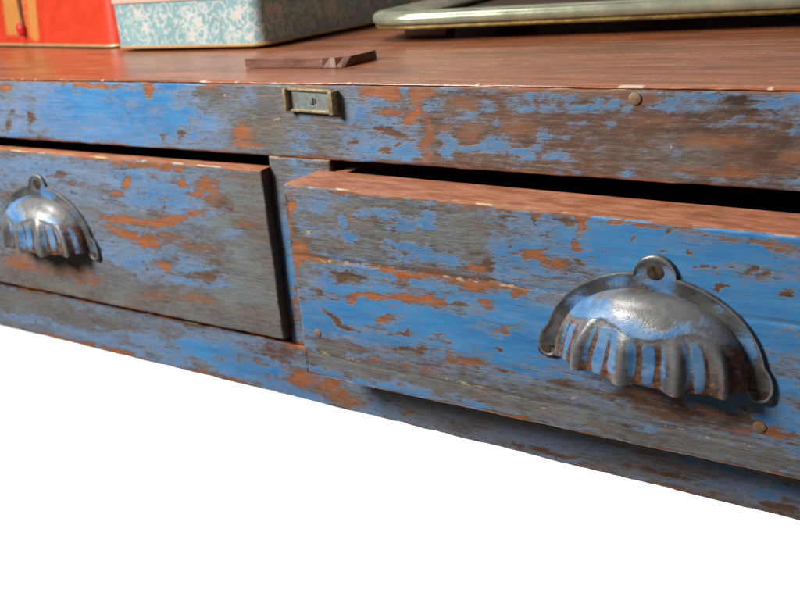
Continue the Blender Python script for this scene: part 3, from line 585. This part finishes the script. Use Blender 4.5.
def cup_pull_mesh(seed, tilt):
    """pressed shell pull: flat flange with three lugs and a fluted half dome; origin at lip centre on the drawer face"""
    rng = random.Random(seed)
    AX, AY, AZ = .0465, .0235, .0385
    V = []; W = []; F = []
    NP, NE = 240, 64
    NF = 5.5
    # dome outer surface
    for j in range(NE + 1):
        el = j / NE * math.pi / 2
        for i in range(NP + 1):
            ph = i / NP * math.pi
            ce, se = math.cos(el), math.sin(el)
            # ribs fan down from the shoulder: strong at lip, gone at 60 percent height
            seg = .63 + .06 * math.sin(5.3 * ph + seed)
            fade = min(1, max(0, 1 - (se / seg)) * 2.2) ** .7 if se < seg else 0
            side = min(1, max(0, (math.sin(ph) - .12) / .3))
            ribph = (ph / math.pi) * NF
            fr = ribph - math.floor(ribph)
            u = abs(fr - .5) * 2          # 0 mid valley, 1 on rib
            rib = max(0, (u - .40) / .60); rib = rib * rib * (3 - 2 * rib)
            d = fade * side * (.0026 * rib - .0021)
            lipdrop = -side * .0013 * rib ** .6 * (1 - min(1, se / .2))
            kx = ce ** .92
            x = (AX + d) * math.cos(ph) * kx
            y = -(AY + d * 1.25) * (math.sin(ph) ** .85 if ph > 0 and ph < math.pi else 0) * ce ** .8
            z = AZ * se ** .95 + lipdrop
            n = mnoise.noise(Vector((x * 70, y * 70 + seed, z * 70))) * .0005
            V.append((x + n, y - .0018 + n, z))
            # wear
            inpanel = fade * side
            edge = math.exp(-((u - .36) / .11) ** 2) * (.35 + 1.1 * max(0, .5 + mnoise.noise(Vector((x * 60 + 9 * seed, y * 60, z * 60)))))
            shoulder = math.exp(-((se - seg + .06) / .06) ** 2) * side * (1 - rib)
            nz = mnoise.noise(Vector((x * 130 + seed, y * 130, z * 90)))
            nz2 = mnoise.noise(Vector((x * 45 + seed * 3, y * 45, z * 45)))
            blue = 0
            if inpanel > .12:
                blue = (.92 - rib * .85) * min(1, inpanel * 3) + nz2 * .75 + nz * .35
            if inpanel <= .12: blue = max(0, .78 + nz2 * 1.0 + nz * .3 - abs(se - .62) * 1.7)
            blue *= 1 - min(1, .95 * edge * min(1, inpanel * 1.6) + .8 * shoulder * (.5 + nz) + 1.0 * max(0, 1 - se / .16) * side * (.6 + nz))
            rust = 0
            if inpanel > .1: rust = edge * .85 * min(1, inpanel * 1.8) + shoulder * .5 + .7 * max(0, 1 - se / .15) + nz * .45
            rs = max(0, math.cos(ph) * .9 - .35)          # right flank rustier
            rust = max(rust, rs * 1.5 * (1 - .5 * se)); blue *= 1 - .8 * rs
            rl = max(0, -math.cos(ph) - .72) * 2.4; rust = max(rust, rl)
            bright = max(0, min(1, (se - .35) / .3)) * (1 - max(0, (se - .93) / .07) * .6) + rib * .75 * inpanel
            W.append((max(0, min(1, blue)), max(0, min(1, bright)), max(0, min(1, rust)), 0))
    nx = NP + 1
    for j in range(NE):
        for i in range(NP):
            F.append((j * nx + i, j * nx + i + 1, (j + 1) * nx + i + 1, (j + 1) * nx + i))
    nd = len(V)
    # inner skin, offset inward, dark rusty
    for k in range(nd):
        x, y, z = V[k]; V.append((x * .965, y * .94 - .0001, z * .965 - .0000)); W.append((0, 0, .8, 0))
    for j in range(NE):
        for i in range(NP):
            a = nd + j * nx + i
            F.append((a, a + nx, a + nx + 1, a + 1))
    for i in range(NP): F.append((i + 1, i, nd + i, nd + i + 1))
    # flange: outline sampled in polar fashion around, inner border = dome foot
    def outline(t):
        # t 0..1 from right lug end over the top to the left lug end, returns outer (x,z)
        a = -0.02 + t * (math.pi + .04)
        ca, sa = math.cos(a), math.sin(a)
        ox, oz = .0535, .0465
        x = ox * ca; z = oz * max(sa, 0) ** .92 if sa > 0 else oz * sa
        # top lug
        dx = (a - math.pi / 2) * .050
        if abs(dx) < .0095: z += math.sqrt(max(0, 1 - (dx / .0095) ** 2)) * .0095 * .98
        # ends: lobes
        for s, a0 in ((1, .02), (-1, math.pi - .02)):
            q = abs(a - a0) / .20
            if q < 1: x += s * .0036 * (1 - q * q)
        return x, z
    NO = 300
    lipring = []
    for i in range(NO + 1):
        t = i / NO
        a = t * math.pi
        xo, zo = outline(t)
        xi, zi = .0455 * math.cos(a) , .0378 * math.sin(a) ** .95 if 0 < i < NO else 0
        lipring.append(((xi, zi), (xo, zo)))
    # bottom lugs: rounded foot below the ends
    prof = [(0, -.0016), (.25, -.0015), (.55, -.0013), (.80, -.0015), (.90, -.0021), (.96, -.0021), (1.0, -.0012), (1.0, .0)]
    n0 = len(V)
    for (s, yy) in prof:
        for i in range(NO + 1):
            (xi, zi), (xo, zo) = lipring[i]
            x = xi + (xo - xi) * s; z = zi + (zo - zi) * s
            # drop lugs a little below the lip line
            k = max(0, (abs(x) - .043) / .016); z -= .0010 * k * (1 - min(1, max(0, zo) / .02))
            V.append((x, yy, z))
            nz = mnoise.noise(Vector((x * 60 + seed, yy * 60, z * 60)))
            tan = 1 if .84 < s < .99 else 0
            W.append((max(0, .36 + nz * .8) if s < .85 else .1, tan * .8 + max(0, nz) * .2, max(0, .35 * nz + .12) + (.3 if s < .1 else 0) + (.30 if tan else 0), 0))
    no = NO + 1
    for j in range(len(prof) - 1):
        for i in range(NO):
            a = n0 + j * no + i
            F.append((a, a + 1, a + no + 1, a + no))
    # end caps for both lugs (rounded feet)
    for i_end, sgn in ((0, 1), (NO, -1)):
        cen = n0 + 3 * no + i_end
        cx, cz = (V[n0 + i_end][0] + V[n0 + 6 * no + i_end][0]) / 2, V[n0 + 3 * no + i_end][2]
        hw = abs(V[n0 + 6 * no + i_end][0] - V[n0 + i_end][0]) / 2
        base = len(V); K = 14
        for (rr, yy) in ((1, 0), (1, -.0014), (.86, -.0024), (.76, -.0024), (.62, -.0014)):
            for q in range(K + 1):
                th = math.pi * q / K
                V.append((cx + hw * rr * math.cos(th), yy, cz - hw * 1.0 * rr * math.sin(th) + .0002)); W.append((0, .6 if .7 < rr < .95 else .1, .15, 0))
        V.append((cx, -.0014, cz)); W.append((0, .1, .2, 0)); ci = len(V) - 1
        for j in range(4):
            for q in range(K):
                a = base + j * (K + 1) + q
                F.append((a, a + K + 1, a + K + 2, a + 1))
        for q in range(K): a = base + 4 * (K + 1) + q; F.append((a, ci, a + 1))
    me = bpy.data.meshes.new('cup_pull')
    me.from_pydata(V, [], F); me.update()
    bm = bmesh.new(); bm.from_mesh(me); bmesh.ops.recalc_face_normals(bm, faces=bm.faces); bm.to_mesh(me); bm.free()
    put_attr(me, 'wear', np.array(W))
    R = Matrix.Rotation(tilt, 4, 'Y'); me.transform(R)
    return me

def drawer(x0, x1, z0, z1, yf, patches, base, seed, topfn, grooves, pull, screws, depth=.45):
    TH = .033 if yf < -.02 else .0105
    dr = seat(board('drawer', x0, x1, z0, z1, yf, TH, patches, base, seed, counter, step=.0010 if yf < -.02 else .0012, topfn=topfn, grooves=grooves, wear_edge=1.25, rise=.0085 if yf < -.02 else 0.0))
    y0 = yf + TH + .0003
    zt = z1 - .004
    sides = []
    for a, b in ((x0 + .003, x0 + .017), (x1 - .017, x1 - .003)):
        sides.append(box('side_board', (a, b, y0, y0 + depth, z0 + .004, zt + (.0025 if a < x0 + .01 else 0)), M['bare'], dr, .0008))
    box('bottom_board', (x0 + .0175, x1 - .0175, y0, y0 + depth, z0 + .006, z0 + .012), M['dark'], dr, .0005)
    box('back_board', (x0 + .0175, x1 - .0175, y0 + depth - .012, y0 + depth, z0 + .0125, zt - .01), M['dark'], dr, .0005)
    px, pz, tilt, sd = pull
    me = cup_pull_mesh(sd, tilt)
    o = link('cup_pull', me, M['pull'], dr); smooth(o, 60); o.location = (px, yf - .0004, pz)
    R = Matrix.Rotation(tilt, 3, 'Y')
    for lx, lz, rr in ((0, .0475, .0042), (.0535, -.0035, .0038), (-.0535, -.0035, .0036)):
        q = R @ Vector((lx, 0, lz))
        screw('screw', px + q.x, yf - .0016, pz + q.z, rr, dr, slot_angle=1.1 if lz > .01 else None, proud=.0006)
    for (sx, sz, rr, mt) in screws:
        screw('screw' if mt == 'screw' else 'wood_plug', sx, yf + .0002, sz, rr, dr, M['screw' if mt == 'screw' else 'nail'], .7 if mt == 'screw' else None, .0009)
    return dr
rng0 = random.Random(5)
near = drawer(-.3415, .0990, -.1726, -.0518, -.0355, WEAR_AND_LIGHT['near'], (.9, .15, .4, 0), 101,
              lambda x: -.0518 - .0125 * np.clip(x + .31, 0, 1), ((-.0945, .0005), (-.1575, .0004)), (-.1262, -.1250, rad(2.6), 3),
              [(-.3288, -.1429, .0026, 'plug'), (-.0745, -.1470, .0030, 'plug')])
far = drawer(-.8395, -.3820, -.1680, -.0526, -.0079, WEAR_AND_LIGHT['far'], (.7, .6, .4, 0), 151, None, (), (-.6095, -.1245, rad(1.0), 8), [])

# ---- catch plate and nail on the apron
def catch_plate():
    bm = bmesh.new()
    x0, x1, z0, z1 = -.3592, -.3225, -.0164, -.0030
    sl = .0
    box_bm(bm, x0 + .002, x1 - .002, -.0022, 0.0004, z0 + .0004, z1 - .0004, 1, .0003, 1)     # plate
    box_bm(bm, x0, x0 + .0022, -.0062, 0.0003, z0, z1, 0, .0005, 2)
    box_bm(bm, x1 - .0030, x1, -.0066, 0.0003, z0, z1, 0, .0005, 2)
    box_bm(bm, x0 + .0023, x1 - .0031, -.0036, 0.0002, z1 - .0013, z1 + .0002, 0, .0004, 2)
    box_bm(bm, x0 + .0023, x1 - .0031, -.0036, 0.0002, z0 - .0002, z0 + .0013, 0, .0004, 2)
    # keyhole
    cx, cz = (x0 + x1) / 2 + .002, (z0 + z1) / 2 - .0002
    box_bm(bm, cx - .0010, cx - .0002, -.0025, -.0019, cz - .0022, cz + .0018, 2)
    box_bm(bm, cx - .0021, cx - .0011, -.0025, -.0019, cz - .0022, cz - .0013, 2)
    box_bm(bm, cx + .0007, cx + .0013, -.0025, -.0019, cz - .0014, cz + .0014, 2)
    me = bpy.data.meshes.new('catch_plate'); bm.to_mesh(me); bm.free()
    me.transform(Matrix.Translation((x0, 0, z1)) @ Matrix.Rotation(rad(1.9), 4, 'Y') @ Matrix.Translation((-x0, 0, -z1)))
    o = link('catch_plate', me, [M['brass'], M['steel'], M['black']], counter); smooth(o); seat(o)
catch_plate()
seat(screw('nail', -.1477, .0003, -.0058, .0032, counter, M['nail'], None, .0012))

# ================================================================ things on the counter
def rounded_outline(w, d, r, step):
    """closed outline of a rounded rectangle, x 0..w, y 0..d, counter-clockwise from the front left corner's end"""
    pts = []
    def seg(a, b):
        n = max(1, int((Vector(b) - Vector(a)).length / step))
        for i in range(n): pts.append(Vector(a).lerp(Vector(b), i / n))
    def arc(cx, cy, a0):
        n = max(6, int(r * math.pi / 2 / step))
        for i in range(n): a = a0 + i / n * math.pi / 2; pts.append(Vector((cx + r * math.cos(a), cy + r * math.sin(a))))
    seg((r, 0), (w - r, 0)); arc(w - r, r, -math.pi / 2); seg((w, r), (w, d - r)); arc(w - r, d - r, 0)
    seg((w - r, d), (r, d)); arc(r, d - r, math.pi / 2); seg((0, d - r), (0, r)); arc(r, r, math.pi)
    return pts
def shell(name, w, d, r, prof, mat, parent, step=.006, cap=True, art=None):
    """sweep of (inset, z) profile round a rounded rectangle"""
    base = rounded_outline(w, d, r, step); n = len(base)
    nor = []
    for i in range(n):
        t = (base[(i + 1) % n] - base[i - 1]).normalized(); nor.append(Vector((t.y, -t.x)))
    V = []
    for ins, z in prof:
        for b, q in zip(base, nor): p = b - q * ins; V.append((p.x, p.y, z))
    ex = []
    if cap: ex = [tuple(range(n))[::-1], tuple((len(prof) - 1) * n + i for i in range(n))]
    me = grid_mesh(name, V, n, len(prof), ex, wrap=True)
    if art is not None:
        arc = [0]
        for i in range(1, n): arc.append(arc[-1] + (base[i] - base[i - 1]).length)
        put_attr(me, 'art', art(np.array(arc), np.array([z for _, z in prof])))
    o = link(name, me, mat, parent); smooth(o, 40); return o

# ---- teal flowered tin
def flower_art(arc, zs):
    rng = np.random.RandomState(12)
    n, m = len(arc), len(zs)
    s = np.tile(arc, m) * 1000; z = np.repeat(zs, n) * 1000
    cov = np.zeros(n * m); third = np.zeros(n * m)
    L = arc[-1] * 1000
    def stamp(mask_fn, cx, cz, r, val=1.0, arr=None):
        k = (np.abs(s - cx) < r) & (np.abs(z - cz) < r)
        if k.any():
            a = mask_fn(s[k] - cx, z[k] - cz) * val
            tgt = cov if arr is None else arr
            tgt[k] = np.maximum(tgt[k], a)
    cnt = int(L * 3.2)
    for q in range(cnt):                                  # small leaves everywhere
        cx, cz = rng.uniform(0, L), rng.uniform(3, 41); th = rng.uniform(0, math.pi); la, lb = rng.uniform(1.2, 2.8), rng.uniform(.5, .95)
        def leaf(dx, dz):
            u = dx * math.cos(th) + dz * math.sin(th); v = -dx * math.sin(th) + dz * math.cos(th)
            return np.clip(1.4 - np.sqrt((u / la) ** 2 + (v / lb) ** 2), 0, 1)
        stamp(leaf, cx, cz, 6, rng.uniform(.55, 1))
    for q in range(int(L / 4.5)):                            # scrolls
        cx, cz = rng.uniform(0, L), rng.uniform(6, 38); R = rng.uniform(4, 11); a0 = rng.uniform(0, 6.28); sg = rng.choice([-1, 1])
        def scroll(dx, dz):
            rr = np.sqrt(dx * dx + dz * dz) + 1e-6; a = (np.arctan2(dz, dx) * sg - a0) % 6.283
            tr = R * (1 - a / 6.6)
            return np.clip(1.5 - np.abs(rr - tr) / .75, 0, 1)
        stamp(scroll, cx, cz, R + 2, .8)
    fl = [(rng.uniform(0, L), rng.uniform(9, 38)) for _ in range(int(L / 22))] + [(92, 24), (132, 27), (30, 20)]
    for cx, cz in fl:                                      # blossoms
        R = rng.uniform(4, 6.2); a0 = rng.uniform(0, 6)
        def bl(dx, dz):
            rr = np.sqrt(dx * dx + dz * dz); a = np.arctan2(dz, dx)
            return np.clip((R * (.72 + .28 * np.cos(5 * a + a0)) - rr) / 1.0 + .5, 0, 1)
        stamp(bl, cx, cz, R + 2)
        stamp(lambda dx, dz: np.clip(1.6 - np.sqrt(dx * dx + dz * dz) / 1.4, 0, 1) * .8, cx, cz, 4, 1, third)
    wear = np.zeros(n * m)
    wear = np.where(z < 2.0, .55, 0) + .32 * np.exp(-((s - 172) / 9) ** 2)
    return np.stack([cov, third, wear, 0 * wear], 1)
teal = empty('flowered_tin', (-.683, .152, 0), 'pale teal box tin printed with white scrolling flowers, beside the red tin', 'tin', rad(2.0))
TW, TD, TR = .168, .255, .011
shell('body', TW, TD, TR, [(.0004, .0040)] + [(0, .0040 + (.0372) * i / 54) for i in range(55)], M['teal'], teal, .0008, True, flower_art)
shell('base_rim', TW, TD, TR, [(.0022, .0030), (-.0006, .0026), (-.0012, .0032), (-.0011, .0044), (.0, .0052)], M['rim'], teal, .005, True)
shell('shade_ring', TW, TD, TR, [(.012, .0002), (.009, .0032)], M['black'], teal, .006, True)  # black inset ring, paints the shade below the rim
shell('lid', TW, TD, TR, [(.001, .0410), (-.0012, .0412), (-.0017, .0422), (-.0015, .0510), (.0004, .0530), (.006, .0534)], M['lid'], teal, .005, True)

# ---- red tin
def red_art(arc, zs):
    n, m = len(arc), len(zs)
    s = np.tile(arc, m) * 1000; z = np.repeat(zs, n) * 1000
    P = np.stack([s, z], 1)
    w = vnoise(P, 14, 30, 3)
    gold = np.clip((s - 22) / 12, 0, 1) * np.clip((101 - s) / 7, 0, 1) * np.clip((z - 5 - 6 * w) / 7, 0, 1) * (.35 + .75 * w)
    gold += .8 * np.exp(-((s - 92) / 7) ** 2) * np.clip((z - 3) / 6, 0, 1)
    return np.stack([np.clip(gold, 0, 1), .7 * ((z < 1.2) & (s > 0)) * 0 + 0 * z, .35 * (z < 1.0) + 0 * z, 0 * z], 1)
RW = .262
red = empty('red_tin', (-.968, .2125, 0), 'glossy red tin with a gold panel and hanging red bead, left end', 'tin', rad(-8.4))
shell('body', RW, .16, .02, [(.001, .0030)] + [(0.0 + .010 * (i / 40) , .0030 + .078 * i / 40) for i in range(41)], M['red'], red, .003, True, red_art)
shell('base_rim', RW, .16, .02, [(.003, .0018), (-.0010, .0016), (-.0013, .0024), (-.0008, .0036), (.0004, .0042)], M['rim'], red, .006, True)
shell('shade_ring', RW, .16, .02, [(.010, .0002), (.008, .0022)], M['black'], red, .008, True)  # dark line of shade under the red tin, made as a black ring
shell('lid', RW, .16, .02, [(.012, .0805), (.0085, .0808), (.008, .082), (.008, .096), (.012, .099), (.02, .1)], M['red'], red, .006, True)
def tassel():
    bm = bmesh.new()
    path = [(-.0055, .060), (-.0050, .047), (-.0035, .036), (-.0015, .027), (.0, .0215)]
    N = 10; prev = None
    for k, (x, z) in enumerate(path):
        r = .0030 - .0004 * k
        y = -.0022 + z * .126
        ring = [bm.verts.new((x + r * math.cos(a * 2 * math.pi / N), y + r * .6 * math.sin(a * 2 * math.pi / N), z)) for a in range(N)]
        if prev:
            for i in range(N): bm.faces.new((prev[i], prev[(i + 1) % N], ring[(i + 1) % N], ring[i]))
        else: bm.faces.new(ring)
        prev = ring
    bm.faces.new(prev)
    bmesh.ops.recalc_face_normals(bm, faces=bm.faces)
    me = bpy.data.meshes.new('ribbon'); bm.to_mesh(me); bm.free()
    o = link('ribbon', me, M['tassel'], red); smooth(o, 60); o.location = (.092, 0, 0)
    bm = bmesh.new(); bmesh.ops.create_uvsphere(bm, u_segments=20, v_segments=14, radius=.0052)
    for v in bm.verts: v.co.z *= 1.35; v.co.y *= .7; v.co += Vector((.0004, -.0035, .0185))
    me = bpy.data.meshes.new('bead'); bm.to_mesh(me); bm.free()
    o = link('bead', me, M['bead'], red); smooth(o, 60); o.location = (.092, 0, 0)
tassel()

# ---- wooden slat
def slat():
    bm = bmesh.new(); L, D, H = .082, .040, .0062
    # plan outline with a broken front right corner
    out = [(0, 0), (.020, .0003), (.045, 0), (.066, .0004), (.0705, .0030), (.0745, .0022), (.0785, .0075), (L, .0100), (L + .0006, .025), (L - .0008, D), (.04, D + .0006), (0.001, D)]
    low = [bm.verts.new((x, y, .0003)) for x, y in [(0, 0), (.020, 0), (.045, 0), (.066, 0), (.0715, 0), (.0765, .0002), (.0805, .0004), (L, .002), (L, .025), (L, D), (.04, D), (0, D)]]
    hi = [bm.verts.new((x, y, H)) for x, y in out]
    n = len(out)
    for i in range(n):
        f = bm.faces.new((low[i], low[(i + 1) % n], hi[(i + 1) % n], hi[i]))
        f.material_index = 2 if i == 4 else (1 if i in (7, 8) else 3)
    bm.faces.new(hi).material_index = 0; bm.faces.new(low[::-1]).material_index = 1
    me = bpy.data.meshes.new('wooden_slat'); bm.to_mesh(me); bm.free()
    o = link('wooden_slat', me, [M['slat'], M['slatend'], M['chip'], mat_bare('slat_front', (.10, .036, .022), (.17, .065, .04), .6)])
    o.location = (-.4415, .0555, 0); o.rotation_euler.z = rad(.5)
    o['label'] = 'small flat red-brown wooden slat with a broken corner, lying near the front edge'; o['category'] = 'slat'
slat()

# ---- tray
tray = empty('tray', (-.437, .178, 0), 'pale green-gold metal tray with rounded corners and dark inside, on the right', 'tray', rad(9))
AW, AD, AR = .52, .34, .050
shell('rim', AW, AD, AR, [(.030, .0130), (.012, .0122), (.003, .0126), (.0004, .0142), (-.0004, .0165), (.0004, .0200), (.003, .0220), (.008, .0228), (.020, .0226), (.030, .0210), (.034, .0175), (.033, .0150)], M['tray'], tray, .005, False)
shell('lower_lip', AW, AD, AR, [(.020, .0095), (.0030, .0096), (.0016, .0108), (.0018, .0124), (.006, .0128)], M['traylip'], tray, .005, False)
shell('floor', AW, AD, AR, [(.020, .0085), (.012, .0092), (.024, .0128), (.034, .0128)], M['tray_in'], tray, .006, True)
for fx, fy in ((.045, .05), (AW - .045, .05), (.045, AD - .05), (AW - .045, AD - .05)):
    f = box('foot', (fx - .018, fx + .018, fy - .012, fy + .012, .0002, .0088), M['slat'], tray, .002)

# ================================================================ light
def area(name, loc, target, size, power, col, size_y=None):
    l = bpy.data.lights.new(name, 'AREA'); l.energy = power; l.color = col; l.size = size
    if size_y: l.shape = 'RECTANGLE'; l.size_y = size_y
    o = bpy.data.objects.new(name, l); COL.objects.link(o); o.location = loc
    o.rotation_euler = (Vector(target) - Vector(loc)).to_track_quat('-Z', 'Y').to_euler()
    return o
area('key_lamp', (-.84, -.76, .56), (-.33, -.02, -.09), .32, 20, (1, .96, .91))
area('ceiling_lamp', (-.80, -.12, 1.15), (-.35, .08, 0), .25, 9, (1, .93, .84))
area('backdrop_fill', (-.9, .25, -.42), (-.9, .75, -.95), 2.4, 34, (1, 1, 1), .3)  # added light hidden under the counter, drives the backdrop to white
w = bpy.data.worlds.new('World'); S.world = w; w.use_nodes = True
bg = w.node_tree.nodes['Background']; bg.inputs[0].default_value = (1, .80, .64, 1); bg.inputs[1].default_value = .075

# ================================================================ camera
cam = bpy.data.cameras.new('camera'); co = bpy.data.objects.new('camera', cam); COL.objects.link(co); S.camera = co
co.location = (0, -.426468, .07)
co.rotation_euler = (rad(68.8496), rad(4.3814), rad(32.6598))
cam.sensor_width = 36; cam.lens = 915.53 / 800 * 36
cam.clip_start = .01; cam.clip_end = 50
cam.dof.use_dof = True; cam.dof.focus_distance = .46; cam.dof.aperture_fstop = 14
S.view_settings.view_transform = 'Standard'; S.view_settings.look = 'None'; S.view_settings.exposure = 0; S.view_settings.gamma = 1
S.render.engine = 'CYCLES'
